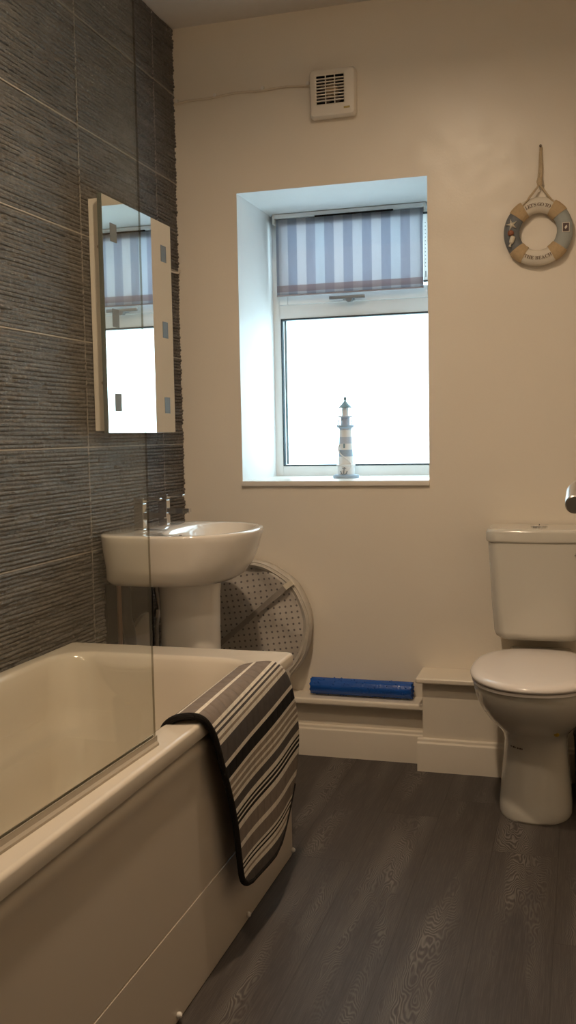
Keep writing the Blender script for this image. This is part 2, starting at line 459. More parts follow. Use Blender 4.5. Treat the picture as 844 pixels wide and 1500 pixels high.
# boxing along the back wall (pipe boxing) with ledges and skirtings
LZ, HZ = .209, .312
bm = mk((0.0, .868, D - .055, D, 0, LZ - .018)); struct(obj('trim_1', bm, 'gloss', smooth=False))
struct(obj('trim_2', mk((.0, .872, D - .100, D, LZ - .022, LZ), bev=.008, seg=4), 'gloss', auto=60))
bm = mk((.868, RX, D - .125, D, 0, HZ - .016)); struct(obj('trim_3', bm, 'gloss', smooth=False))
struct(obj('trim_4', mk((.850, RX, D - .158, D, HZ - .018, HZ), bev=.006, seg=3), 'gloss', auto=60))
def skirt(x0, x1, yf, h, t, left=False):
    prof = [(0, 0), (-t, 0), (-t, h * .80), (-t * .93, h * .86), (-t * .62, h * .90), (-t * .55, h * .97), (-t * .3, h), (0, h)]
    bm = bmesh.new(); loft(bm, [[(x, yf + p[0], p[1]) for p in prof] for x in (x0, x1)], closed=True); return bm
struct(obj('baseboard_back', skirt(0.0, .868, D - .055, .108, .016), 'gloss', auto=25))
bm = skirt(.852, RX, D - .125, .108, .018)
struct(obj('baseboard_boxing', bm, 'gloss', auto=25))
struct(obj('baseboard_right', mk((RX - .016, RX, FY, D - .15, 0, .11), bev=.004), 'gloss', auto=40))

# window sill board
o = struct(obj('trim_5', mk((WX0 - .001, WX1 + .001, D - .012, D + RD, WZ0 - .004, WZ0 + .0135), bev=.003), 'sill', auto=40))
SZ = WZ0 + .0135

# window
FYW = D + RD
win = bpy.data.objects.new('window_1', None); COL.objects.link(win); win.location = ((WX0 + WX1) / 2, FYW, SZ); struct(win)
def frame_rect(bm, x0, x1, z0, z1, w, y0, y1, wb=None, wt=None, bev=.004):
    wb = wb or w; wt = wt or w
    for b in ((x0, x0 + w, y0, y1, z0, z1), (x1 - w, x1, y0, y1, z0, z1), (x0 + w - .001, x1 - w + .001, y0, y1, z0, z0 + wb), (x0 + w - .001, x1 - w + .001, y0, y1, z1 - wt, z1)):
        box(bm, *b, bev=bev)
bm = bmesh.new()
frame_rect(bm, WX0 - .005, WX1 + .005, SZ - .001, WZ1 + .02, .034, FYW, FYW + .06, wb=.040)
box(bm, WX0 + .02, WX1 - .02, FYW, FYW + .06, 1.545, 1.603, bev=.004)
obj('window_frame', bm, 'upvc', win)
bm = bmesh.new(); frame_rect(bm, WX0 + .024, WX1 - .024, 1.598, 1.925, .036, FYW - .010, FYW + .05, wb=.044, bev=.005); sash = obj('opening_sash', bm, 'upvc', win)
bm = bmesh.new(); box(bm, WX0 + .05, WX1 - .05, FYW + .022, FYW + .028, 1.63, 1.90); obj('glass_pane', bm, 'frosted', win, smooth=False)
bm = bmesh.new(); box(bm, WX0 + .03, WX1 - .03, FYW + .022, FYW + .028, SZ + .04, 1.548); obj('glass_pane', bm, 'frosted', win, smooth=False)
bm = bmesh.new(); frame_rect(bm, WX0 + .0285, WX1 - .0285, SZ + .0385, 1.5465, .0045, FYW - .002, FYW + .024, wb=.0045, wt=.006, bev=0); obj('glazing_gasket', bm, 'gasket', win, smooth=False)
# second dark strip: spacer bar seen inside the double glazing
bm = bmesh.new(); box(bm, WX0 + .036, WX0 + .045, FYW + .018, FYW + .0215, SZ + .045, 1.54); obj('spacer_bar', bm, simple('spacer', (.30, .42, .48), .5), win, smooth=False)
# handle on bottom rail of the sash
bm = bmesh.new(); box(bm, .500, .545, FYW - .020, FYW - .009, 1.603, 1.618, bev=.003); h = obj('window_handle', bm, 'handle', win)
bm = bmesh.new(); tube(bm, [(.528, FYW - .012, 1.606), (.528, FYW - .040, 1.604)], .0125); box(bm, .452, .590, FYW - .042, FYW - .031, 1.604, 1.618, bev=.004); obj('lever', bm, 'handle', h)
bm = bmesh.new(); box(bm, .40, .70, FYW - .012, FYW + .004, 1.914, 1.9215); obj('trickle_vent', bm, 'dark', win, smooth=False)

# ------------------------------------------------------------------ roller blind
BX0, BX1, BY = .250, .808, FYW - .042
bl = thing('roller_blind', ((BX0 + BX1) / 2, BY, 1.93), 'half-drawn roller blind with grey and pale blue stripes in the top of the window', 'blind')
W_ = BX1 - BX0
bm = bmesh.new()
nx, nz = 24, 10
vs = [[bm.verts.new((W_ * i / nx, .0015 * math.sin(i * 1.3) * (1 - j / nz), .284 * j / nz)) for i in range(nx + 1)] for j in range(nz + 1)]
for j in range(nz):
    for i in range(nx): bm.faces.new((vs[j][i], vs[j][i + 1], vs[j + 1][i + 1], vs[j + 1][i]))
fb = obj('blind_fabric', bm, 'blind'); fb.location = (BX0, BY, 1.628)
fb.modifiers.new('s', 'SOLIDIFY').thickness = .0008
fb.parent = bl; fb.matrix_parent_inverse = Matrix.Translation(-bl.location)
bm = bmesh.new(); tube(bm, [(BX0 - .004, BY + .017, 1.896), (BX1 + .004, BY + .017, 1.896)], .014, 20); obj('roller', bm, 'white_pl', bl)
bm = bmesh.new(); tube(bm, [(BX0, BY - .001, 1.6285), (BX1, BY - .001, 1.6285)], .003, 8); obj('bottom_bar', bm, 'blind_bar', bl)
for x in (BX0 - .010, BX1 + .004):
    bm = mk((x, x + .006, BY - .012, BY + .034, 1.895, 1.931), bev=.002); obj('bracket', bm, 'white_pl', bl)
bm = bmesh.new(); box(bm, BX0 - .012, BX1 + .012, BY - .010, BY + .034, 1.9145, 1.9305, bev=.003); obj('headrail', bm, 'upvc', bl)
bm = bmesh.new(); box(bm, .405, .700, BY - .0125, BY - .004, 1.9105, 1.9150); obj('rail_slot', bm, 'dark', bl, smooth=False)
g = G('guard_white'); df = g.n('ShaderNodeBsdfDiffuse', {'Color': (.92, .93, .93)}); tl = g.n('ShaderNodeBsdfTranslucent', {'Color': (.95, .96, .96)}); g.surf(g.n('ShaderNodeMixShader', {0: .6, 1: df.outputs[0], 2: tl.outputs[0]}))
bm = mk((BX1 + .002, BX1 + .019, BY - .010, BY - .008, 1.652, 1.888)); ch = obj('chain_guard', bm, g.m, bl, smooth=False)
bm = bmesh.new()
for i in range(13): box(bm, BX1 + .0085, BX1 + .0105, BY - .0108, BY - .0100, 1.70 + i * .013, 1.703 + i * .013)
box(bm, BX1 + .009, BX1 + .0115, BY - .0108, BY - .0100, 1.662, 1.685)
obj('printed_marks', bm, 'gasket', ch, smooth=False)
bm = bmesh.new()
for i in range(50):
    bmesh.ops.create_uvsphere(bm, u_segments=6, v_segments=4, radius=.0015, matrix=Matrix.Translation((BX1 + .0225, BY - .008, 1.655 + i * .0049)))
obj('bead_chain', bm, 'gasket', bl)
for z in (1.888, 1.646):
    bm = mk((BX1 + .002, BX1 + .021, BY - .013, BY - .006, z, z + .007), bev=.001); obj('guard_clip', bm, 'gasket', bl)

# ------------------------------------------------------------------ lighthouse ornament
lx, ly = .547, D + .20
lh = thing('lighthouse_ornament', (lx, ly, SZ), 'blue and white wooden lighthouse ornament standing on the window sill', 'ornament')
z0 = SZ
bm = bmesh.new(); lathe(bm, [(.046, 0), (.047, .004), (.046, .010), (.040, .013)], lx, ly, cz=z0); obj('base', bm, 'lh_blue', lh)
bm = bmesh.new(); lathe(bm, [(.030, .012), (.0305, .043), (.034, .045), (.034, .048), (.028, .050)], lx, ly, cz=z0, seg=24); obj('plinth', bm, 'lh_white', lh)
bm = bmesh.new()
pr = [(.0275, .049, 0), (.0262, .078, 1), (.0250, .102, 0), (.0240, .124, 2), (.0228, .148, 0), (.0215, .167, 0), (.0215, .172, 2), (.0225, .177, 0), (.0218, .1785, 0)]
lathe(bm, pr, lx, ly, cz=z0, seg=32); obj('tower', bm, ['lh_white', 'lh_blue', 'lh_pale'], lh)
bm = bmesh.new(); lathe(bm, [(.022, .178), (.031, .183), (.032, .188), (.030, .190)], lx, ly, cz=z0); gal = obj('gallery_deck', bm, 'lh_blue', lh)
bm = bmesh.new()
for k in range(10):
    a = 2 * PI * k / 10 + .2; px, py = lx + .0285 * math.cos(a), ly + .0285 * math.sin(a)
    tube(bm, [(px, py, z0 + .189), (px, py, z0 + .207)], .0011, 6)
tube(bm, [(lx + .0285 * math.cos(2 * PI * k / 24), ly + .0285 * math.sin(2 * PI * k / 24), z0 + .207) for k in range(25)], .0009, 6, cap=False)
obj('railing', bm, 'lh_pale', gal)
bm = bmesh.new(); lathe(bm, [(.016, .189), (.016, .2165), (.026, .2175), (.0265, .2205), (.024, .2225), (.013, .2230)], lx, ly, cz=z0); obj('watch_room', bm, 'lh_pale', lh)
bm = bmesh.new(); lathe(bm, [(.0122, .2225), (.0122, .254)], lx, ly, cz=z0); obj('lantern_room', bm, 'lh_white', lh)
bm = bmesh.new(); lathe(bm, [(.0235, .252), (.0238, .2545), (.017, .261), (.010, .268), (.0045, .275), (.003, .277), (.0052, .281), (.006, .285), (.0048, .2895), (.001, .291)], lx, ly, cz=z0); obj('roof', bm, 'lh_roof', lh)
# twine and a small anchor tied to the front
bm = bmesh.new()
tw = []
for i in range(40):
    t = i / 39; a = -PI / 2 + .9 * math.sin(t * 5.5); rr = .031 - .003 * t
    tw.append((lx + rr * math.cos(a) * 1.0, ly + rr * math.sin(a), z0 + .016 + t * .105))
tube(bm, tw, .0022, 8); obj('twine', bm, 'lh_white', lh)
bm = bmesh.new()
yy = ly - .034
tube(bm, [(lx - .001, yy, z0 + .016), (lx + .001, yy + .003, z0 + .040)], .0018, 6)
tube(bm, [(lx - .012, yy, z0 + .026), (lx - .009, yy, z0 + .017), (lx, yy, z0 + .013), (lx + .009, yy, z0 + .017), (lx + .012, yy, z0 + .026)], .002, 6)
tube(bm, [(lx - .007, yy + .001, z0 + .036), (lx + .008, yy + .001, z0 + .036)], .0014, 6)
obj('anchor', bm, simple('lh_grey', (.22, .23, .24), .6), lh)
bm = bmesh.new(); box(bm, lx - .004, lx + .004, ly - .0252, ly - .020, z0 + .108, z0 + .124, bev=.002); obj('window_plaque', bm, 'lh_roof', lh)

# ------------------------------------------------------------------ extractor fan
fx0, fx1, fz0, fz1 = .496, .651, 2.142, 2.297
fan = thing('extractor_fan', ((fx0 + fx1) / 2, D, fz0), 'square cream extractor fan with slatted grille high above the window', 'fan')
bm = bmesh.new()
gx0, gx1, gz0, gz1 = .521, .613, 2.184, 2.274
def rrz(x0, x1, z0, z1, y, r): return [(p[0], y, p[1]) for p in rrect(x0, x1, z0, z1, 0, r, 6, 4)]
loft(bm, [rrz(fx0 + .002, fx1 - .002, fz0 + .004, fz1 - .002, D, .012), rrz(fx0, fx1, fz0, fz1, D - .012, .012), rrz(fx0, fx1, fz0, fz1, D - .026, .013),
          rrz(fx0 + .004, fx1 - .004, fz0 + .006, fz1 - .004, D - .035, .012), rrz(fx0 + .010, fx1 - .010, fz0 + .018, fz1 - .009, D - .038, .010),
          rrz(gx0 - .003, gx1 + .003, gz0 - .003, gz1 + .003, D - .039, .003), rrz(gx0, gx1, gz0, gz1, D - .036, .002), rrz(gx0, gx1, gz0, gz1, D - .006, .002)], True, True,
     mi=lambda i: 1 if i >= 6 else 0)
obj('housing', bm, ['fan_pl', 'dark'], fan)
bm = bmesh.new()
for k in range(1, 9):
    z = gz0 + (gz1 - gz0) * k / 9; box(bm, gx0 - .001, gx1 + .001, D - .0385, D - .031, z - .0016, z + .0016)
for k in (1, 2):
    x = gx0 + (gx1 - gx0) * k / 3; box(bm, x - .0014, x + .0014, D - .0380, D - .032, gz0 - .001, gz1 + .001)
obj('grille', bm, 'fan_pl', fan, smooth=False)
bm = bmesh.new(); c = ((gx0 + gx1) / 2 + .002, (gz0 + gz1) / 2)
loft(bm, [[(c[0] + r * math.cos(a), y, c[1] + r * math.sin(a)) for a in [2 * PI * k / 24 for k in range(24)]] for r, y in ((.022, D - .010), (.022, D - .022), (.017, D - .027))]); obj('motor_hub', bm, simple('motor_tan', (.60, .45, .28), .5), fan)
bm = bmesh.new()
for k in range(5):
    a = 2 * PI * k / 5 + .3
    p = [Vector((c[0] + r * math.cos(a + t), y, c[1] + r * math.sin(a + t))) for r, t, y in ((.021, -.25, D - .018), (.044, -.32, D - .018), (.044, .32, D - .010), (.021, .25, D - .010))]
    f0 = [bm.verts.new(q) for q in p]; f1 = [bm.verts.new(q + Vector((0, .0015, 0))) for q in p]
    bm.faces.new(f0); bm.faces.new(f1[::-1])
    for i in range(4): bm.faces.new((f0[i], f0[(i + 1) % 4], f1[(i + 1) % 4], f1[i]))
obj('fan_blades', bm, simple('blade_brown', (.10, .06, .045), .5), fan, smooth=False)
bm = mk((.6125, .633, D - .0395, D - .036, 2.163, 2.1695), bev=.001); obj('badge', bm, 'gold', fan)

# fan cable with clips
pts = []
for i in range(40):
    t = i / 39; x = -.002 + .494 * t
    pts.append((x, D - .004, 2.253 + .012 * math.sin(t * PI * .8) + .002 * math.sin(t * 17)))
cb = thing('fan_cable', (.25, D, 2.26), 'thin cream cable clipped along the wall from the tiled corner to the fan', 'cable')
bm = bmesh.new(); tube(bm, pts, .0042, 8); obj('cable', bm, 'cable', cb)
for x in (.012, .153, .325, .484):
    z = min(pts, key=lambda p: abs(p[0] - x))[2]
    bm = mk((x - .005, x + .005, D - .010, D, z + .001, z + .013), bev=.002); obj('cable_clip', bm, 'white_pl', cb)

# ------------------------------------------------------------------ decorative life ring
rx, rz, ry = 1.2285, 1.7235, D - .020
lr = thing('life_ring_ornament', (rx, D, rz), 'small decorative life ring lettered LET\'S GO TO THE BEACH hanging above the toilet', 'ornament')
RM, rT, rY = .0815, .0245, .017
bands = [(48, 12), (132, 12), (-132, 12), (-48, 12)]     # centre, half width in degrees
def ring_pt(a, b, k=0.0): # a around ring, b around tube
    r = RM + (rT + k) * math.cos(b); return (rx + r * math.cos(a), ry + (rY + k) * -math.sin(b), rz + r * math.sin(a))
bm = bmesh.new()
NA, NB = 144, 20
vs = [[bm.verts.new(ring_pt(2 * PI * i / NA, 2 * PI * j / NB)) for j in range(NB)] for i in range(NA)]
for i in range(NA):
    deg = (360 * (i + .5) / NA + 180) % 360 - 180
    mi = 1 if abs(deg) < 48 else (2 if abs(deg) > 132 else 0)
    for j in range(NB):
        f = bm.faces.new((vs[i][j], vs[i][(j + 1) % NB], vs[(i + 1) % NA][(j + 1) % NB], vs[(i + 1) % NA][j])); f.material_index = mi
obj('ring', bm, ['ring_white', 'ring_blue', 'ring_navy'], lr)
for c0, hw in bands:
    bm = bmesh.new(); rings = []
    for k, kk in ((-1, -.002), (-1, .0022), (-.5, .003), (0, .0026), (.5, .003), (1, .0022), (1, -.002)):
        a = math.radians(c0 + hw * k); rings.append([ring_pt(a, 2 * PI * j / 24, kk) for j in range(24)])
    loft(bm, rings, False, False); obj('rope_band', bm, 'band', lr)
bm = bmesh.new()
top = (rx + .004, ry, rz + .145); nail = (rx + .007, D - .008, rz + .262)
tube(bm, [(rx - .050, ry - .012, rz + .068), (rx - .025, ry - .010, rz + .108), top], .0028, 8)
tube(bm, [(rx - .046, ry - .019, rz + .080), (rx - .018, ry - .012, rz + .112), top], .0024, 8)
tube(bm, [(rx + .056, ry - .012, rz + .072), (rx + .028, ry - .010, rz + .110), top], .0030, 8)
tube(bm, [(top[0] - .004, ry, top[2]), (nail[0] - .003, nail[1] - .002, rz + .20), nail], .0038, 8)
tube(bm, [(top[0] + .003, ry, top[2]), (nail[0] + .003, nail[1] - .002, rz + .20), nail], .0038, 8)
obj('hanging_rope', bm, 'rope', lr)
bm = bmesh.new(); tube(bm, [(top[0], ry, top[2] - .004), (top[0], ry, top[2] + .008), (top[0] + .001, ry, top[2] + .020)], [.006, .0095, .007], 12); obj('knot', bm, 'rope', lr)
bm = bmesh.new(); tube(bm, [(nail[0], D, nail[2] + .001), (nail[0], D - .016, nail[2] + .002)], .003, 8); bmesh.ops.create_uvsphere(bm, u_segments=10, v_segments=6, radius=.0045, matrix=Matrix.Translation((nail[0], D - .016, nail[2] + .002))); obj('nail', bm, 'letter', lr)
# lettering
def letters(txt, centre_deg, step, flip):
    serif = {c: chr(0x1D400 + ord(c) - 65) for c in 'ABCDEFGHIJKLMNOPQRSTUVWXYZ'}
    bmx = bmesh.new()
    adv = {'I': .5, "'": .35, ' ': .45, 'T': .92, 'L': .95, 'E': .9, 'S': .8, 'G': 1.12, 'O': 1.12, 'H': 1.1, 'A': 1.05}
    ws = [adv.get(c, 1.0) for c in txt]; tot = sum(ws); acc = 0
    for c, w in zip(txt, ws):
        pos = acc + w / 2 - tot / 2; acc += w
        if c == ' ': continue
        cu = bpy.data.curves.new('t', 'FONT'); cu.body = serif.get(c, c); cu.size = .0150; cu.align_x = 'CENTER'; cu.extrude = .0004
        t = bpy.data.objects.new('t', cu); COL.objects.link(t)
        me = bpy.data.meshes.new_from_object(t)
        ang = math.radians(centre_deg + (pos * step if flip else -pos * step))
        b = PI / 2
        base = Vector((rx + (RM - .006) * math.cos(ang), ry - rY - .0006, rz + (RM - .006) * math.sin(ang))) if not flip else Vector((rx + (RM + .007) * math.cos(ang), ry - rY - .0006, rz + (RM + .007) * math.sin(ang)))
        rot = ang - PI / 2 if not flip else ang + PI / 2
        # text plane: x -> right, y -> up (world z), facing -y
        mt = Matrix.Translation(base) @ Matrix.Rotation(-rot, 4, 'Y') @ Matrix.Rotation(PI / 2, 4, 'X')
        me.transform(mt); bmx.from_mesh(me)
        bpy.data.meshes.remove(me); bpy.data.objects.remove(t); bpy.data.curves.remove(cu)
    return obj('lettering', bmx, 'letter', lr, smooth=False)
letters("LET'S GO TO", 90, 6.2, False)
letters("THE BEACH", -90, 7.0, True)
# seaside trinkets on the left of the ring
yF = ry - rY
bm = bmesh.new(); cx, cz_ = rx - .080, rz + .024
pts5 = []
for k in range(10):
    a = PI / 2 + PI * k / 5 + .25; r = .019 if k % 2 == 0 else .006; pts5.append((cx + r * math.cos(a), cz_ + r * math.sin(a)))
loft(bm, [[(p[0], yF + .002, p[1]) for p in pts5], [(p[0], yF - .003, p[1]) for p in pts5], [(cx + (p[0] - cx) * .3, yF - .006, cz_ + (p[1] - cz_) * .3) for p in pts5]])
obj('starfish', bm, 'bottle', lr)
bm = bmesh.new(); bmesh.ops.create_uvsphere(bm, u_segments=16, v_segments=10, radius=.010, matrix=Matrix.Translation((rx - .083, yF - .003, rz - .002)) @ Matrix.Diagonal((1, .6, .9, 1)))
for k in range(7):
    a = PI * k / 6; tube(bm, [(rx - .083, yF - .009, rz - .008), (rx - .083 + .010 * math.cos(a), yF - .006, rz - .004 + .011 * math.sin(a))], .0011, 6)
obj('shell', bm, 'shell_red', lr)
bm = bmesh.new(); d = Vector((.35, 0, 1)).normalized(); p0 = Vector((rx - .086, yF - .004, rz - .044))
tube(bm, [p0 + d * s for s in (0, .002, .006, .009, .013, .022, .032, .034)], [.0035, .0042, .0028, .0028, .0068, .0080, .0074, .004], 14); obj('bottle', bm, 'bottle', lr)
bm = mk((rx + .0735, rx + .0955, yF - .0006, yF + .002, rz - .010, rz + .0195)); st = obj('stamp', bm, 'ring_white', lr, smooth=False)
bm = mk((rx + .0755, rx + .0935, yF - .0012, yF, rz - .0078, rz + .0172)); obj('stamp_print', bm, 'stamp_dark', st, smooth=False)
bm = bmesh.new(); loft(bm, [[(rx + .0845 + x, y, rz + .005 + z) for x, z in ((-.0045, -.003), (-.001, -.006), (.004, -.001), (.003, .006), (-.002, .003))] for y in (yF - .0012, yF - .0018)]); obj('printed_figure', bm, 'ring_white', st, smooth=False)

# ------------------------------------------------------------------ mirror cabinet
mc = thing('mirror_cabinet', (0, 2.83, 1.116), 'tall slim mirror-fronted cabinet on the tiled wall above the basin', 'cabinet')
bm = mk((.003, .044, 2.612, 3.045, 1.124, 1.787), bev=.0015); cbx = obj('cabinet_body', bm, 'cab', mc)
MX = .060
bm = mk((.046, MX - .0005, 2.584, 3.071, 1.117, 1.793)); dr = obj('door', bm, 'mirror_edge', mc, smooth=False)
bm = mk((MX - .0006, MX, 2.585, 3.070, 1.118, 1.792)); obj('mirror', bm, 'mirror', dr, smooth=False)
for y in (2.652, 3.010):
    for z in (1.694, 1.450, 1.206):
        bm = mk((MX - .0001, MX + .0006, y - .021, y + .021, z - .026, z + .026)); obj('frosted_square', bm, 'frost', dr, smooth=False)
bm = bmesh.new(); tube(bm, [(.004, 3.04, 1.700), (.010, 3.09, 1.685), (.009, 3.14, 1.672), (.010, 3.20, 1.668), (.010, 3.25, 1.672), (.006, 3.277, 1.684)], .0034, 8); obj('supply_cable', bm, 'cable', mc)
for z in (1.650, 1.262):
    bm = bmesh.new(); tube(bm, [(.034, 2.613, z), (.034, 2.6085, z)], .0052, 14); obj('screw_cap', bm, simple('cap_brown', (.25, .19, .13), .5), cbx)

# ------------------------------------------------------------------ wash basin on pedestal
BYc = 2.785
def bring(z, xc, af, ab, b, pf=2.2, pb=4.6, n=64, yc=BYc):
    out = []
    for k in range(n):
        t = 2 * PI * k / n; c, s = math.cos(t), math.sin(t)
        p = pf if c >= 0 else pb
        X = (af if c >= 0 else ab) * math.copysign(abs(c) ** (2 / p), c)
        Y = b * math.copysign(abs(s) ** (2 / p), s)
        out.append((xc + X, yc + Y, z))
    return out
ba = thing('wash_basin', (.17, BYc, 0), 'white ceramic wash basin on a pedestal beneath the mirror cabinet', 'basin')
BT = .824
bm = bmesh.new()
R2 = [bring(.668, .20, .10, .18, .14), bring(.672, .20, .155, .192, .195), bring(.688, .195, .186, .190, .218), bring(.725, .2, .207, .192, .228), bring(.765, .2, .223, .194, .240),
      bring(.800, .2, .233, .195, .247), bring(BT - .008, .2, .238, .196, .250), bring(BT - .002, .2, .237, .196, .249), bring(BT, .2, .232, .193, .245),
      bring(BT, .275, .140, .105, .212, 2.2, 2.4), bring(BT - .004, .275, .134, .100, .206, 2.2, 2.4), bring(BT - .02, .278, .132, .093, .196, 2.2, 2.4),
      bring(BT - .06, .272, .110, .080, .165, 2.2, 2.3), bring(BT - .095, .270, .080, .060, .110, 2.1, 2.2), bring(BT - .108, .262, .03, .03, .035, 2, 2)]
loft(bm, R2); obj('bowl', bm, 'ceramic', ba, auto=70)
bm = bmesh.new()
def ped(z, r, x=.215, rx_=None): return bring(z, x, r, r * .95, r, 2.3, 3.0, 40)
loft(bm, [ped(0, .115, .21), ped(.02, .112, .21), ped(.08, .098), ped(.25, .090), ped(.5, .088), ped(.62, .090), ped(.675, .094)]); obj('pedestal', bm, 'ceramic', ba, auto=70)
bm = bmesh.new(); tube(bm, [(.1875, BYc, BT - .030), (.1935, BYc, BT - .028)], [.010, .008], 20); obj('overflow', bm, 'chrome', ba)
bm = bmesh.new(); lathe(bm, [(.021, 0), (.021, .003), (.014, .004)], .262, BYc, cz=BT - .108); obj('waste_plug', bm, 'chrome', ba)
def tap(y):
    x = .098
    bm = mk((x - .015, x + .015, y - .013, y + .013, BT + .004, BT + .082), bev=.003); t = obj('tap', bm, 'chrome', ba); t['label'] = 'chrome tap'
    bm = bmesh.new(); lathe(bm, [(.020, 0), (.020, .004), (.016, .006)], x, y, cz=BT, seg=24); obj('base_ring', bm, 'chrome', t)
    bm = bmesh.new(); loft(bm, [[(xx, y + dy, BT + z) for dy, z in ((-w, a), (w, a), (w, b), (-w, b))] for xx, w, a, b in ((x + .008, .0115, .034, .056), (x + .06, .011, .039, .055), (x + .088, .010, .043, .054))]); obj('spout', bm, 'chrome', t, auto=20)
    bm = mk((x - .016, x + .016, y - .0135, y + .0135, BT + .084, BT + .098), (x + .008, x + .068, y - .008, y + .008, BT + .091, BT + .098), bev=.0018); obj('lever', bm, 'chrome', t)
    bm = bmesh.new(); lathe(bm, [(.008, 0), (.008, .004)], x + .078, y, cz=BT + .038, seg=16); obj('outlet', bm, 'chrome', t)
tap(BYc - .088)
tap(BYc + .088)

# pipes under the basin
pp = ba
bm = bmesh.new(); tube(bm, [(.03, 2.715, .69), (.03, 2.715, .56), (.035, 2.73, .50), (.03, 2.75, .40), (.03, 2.75, .0)], .019, 14); obj('waste_pipe', bm, 'black', pp)
bm = bmesh.new(); tube(bm, [(.07, 2.86, .70), (.065, 2.865, .62), (.07, 2.875, .56), (.06, 2.875, .50), (.05, 2.875, .0)], .006, 10); obj('flexible_hose', bm, 'satin', pp)
bm = bmesh.new(); tube(bm, [(.065, 2.875, .555), (.062, 2.875, .53)], .011, 8); obj('hose_nut', bm, 'satin', pp)
bm = bmesh.new(); tube(bm, [(.03, 2.675, .69), (.03, 2.675, .52), (.03, 2.67, .0)], .0075, 10); obj('supply_pipe', bm, simple('copper_dull', (.22, .12, .07), .4, .6), pp)
bm = mk((-.004, .008, 2.640, 2.965, .30, .668)); struct(obj('basin_shade_board', bm, 'dark', smooth=False))  # near-black board added to stand for the shade under the basin
bm = bmesh.new(); pf = [(2.70, .0), (2.92, .0), (2.92, .542), (2.84, .532), (2.76, .500)]
pf = [(2.72, .40), (2.90, .40), (2.90, .538), (2.86, .535), (2.78, .505)]
loft(bm, [[(x, y, z) for y, z in pf] for x in (.009, .022)]); struct(obj('trim_7', bm, simple('bare_board', (.42, .36, .28), .7), smooth=False))

# ------------------------------------------------------------------ bath
BW, BY0, BY1, BH = .647, FY + .002, 2.432, .5388
bt = thing('bathtub', (BW / 2, (BY0 + BY1) / 2, 0), 'cream acrylic bath with moulded side panel along the tiled wall', 'bathtub')
bm = bmesh.new()
def br(x0, x1, y0, y1, z, r): return rrect(x0, x1, y0, y1, z, r, 10, 10)
ix0, ix1, iy0, iy1 = .042, .572, BY0 + .06, BY1 - .105
rings = [br(.008, BW - .004, BY0, BY1 - .004, BH - .034, .010), br(.007, BW, BY0, BY1, BH - .031, .012), br(.007, BW, BY0, BY1, BH - .008, .012), br(.008, BW - .0025, BY0 + .002, BY1 - .0025, BH - .0025, .012),
         br(.010, BW - .008, BY0 + .006, BY1 - .008, BH, .012),
         br(ix0 - .010, ix1 + .010, iy0 - .010, iy1 + .012, BH - .001, .10), br(ix0 - .003, ix1 + .003, iy0 - .003, iy1 + .004, BH - .004, .10), br(ix0 + .003, ix1 - .003, iy0 + .003, iy1 - .006, BH - .013, .10),
         br(ix0 + .008, ix1 - .007, iy0 + .01, iy1 - .018, BH - .045, .10), br(ix0 + .016, ix1 - .012, iy0 + .02, iy1 - .035, BH - .12, .105),
         br(ix0 + .024, ix1 - .016, iy0 + .03, iy1 - .050, BH - .185, .11), br(ix0 + .040, ix1 - .026, iy0 + .04, iy1 - .062, BH - .196, .11),
         br(ix0 + .050, ix1 - .040, iy0 + .05, iy1 - .085, BH - .28, .11),
         br(ix0 + .066, ix1 - .060, iy0 + .07, iy1 - .125, BH - .355, .11), br(ix0 + .095, ix1 - .090, iy0 + .11, iy1 - .165, BH - .385, .11), br(ix0 + .14, ix1 - .14, iy0 + .2, iy1 - .22, BH - .393, .08)]
loft(bm, rings, False, True); tub = obj('tub', bm, 'acrylic', bt, auto=60); wn(tub)
# moulded side panel: extruded profile
prof = [(BW - .030, .002), (BW - .010, .002), (BW - .0095, .006), (BW - .0098, .180), (BW - .0100, .1885), (BW - .0128, .1895), (BW - .0128, .1910), (BW - .0108, .1925), (BW - .0112, .434), (BW - .0108, .446), (BW - .0095, .458), (BW - .0075, .468), (BW - .0062, .476), (BW - .0066, .484), (BW - .0100, .491), (BW - .015, .495), (BW - .022, .497), (BW - .030, .497)]
bm = bmesh.new()
ys = [BY0] + [BY1 - .012 - .02 * (1 - t) for t in (0,)] + [BY1 - .006]
loft(bm, [[(p[0], y, p[1]) for p in prof] for y in (BY0, BY1 - .026)] + [[(p[0] - d_, y, p[1]) for p in prof] for y, d_ in ((BY1 - .012, .0015), (BY1 - .005, .006), (BY1 - .002, .012))])
pn = obj('side_panel', bm, 'panel', bt, auto=40); wn(pn)
bm = mk((.01, BW - .022, BY1 - .024, BY1 - .006, .002, BH - .034)); obj('end_panel', bm, 'panel', bt, smooth=False)
for y in (BY1 - .022, 2.049, 1.644, 1.24):
    bm = bmesh.new(); bmesh.ops.create_uvsphere(bm, u_segments=12, v_segments=8, radius=.0062, matrix=Matrix.Translation((BW - .006, y, .016))); obj('panel_clip', bm, 'white_pl', pn)

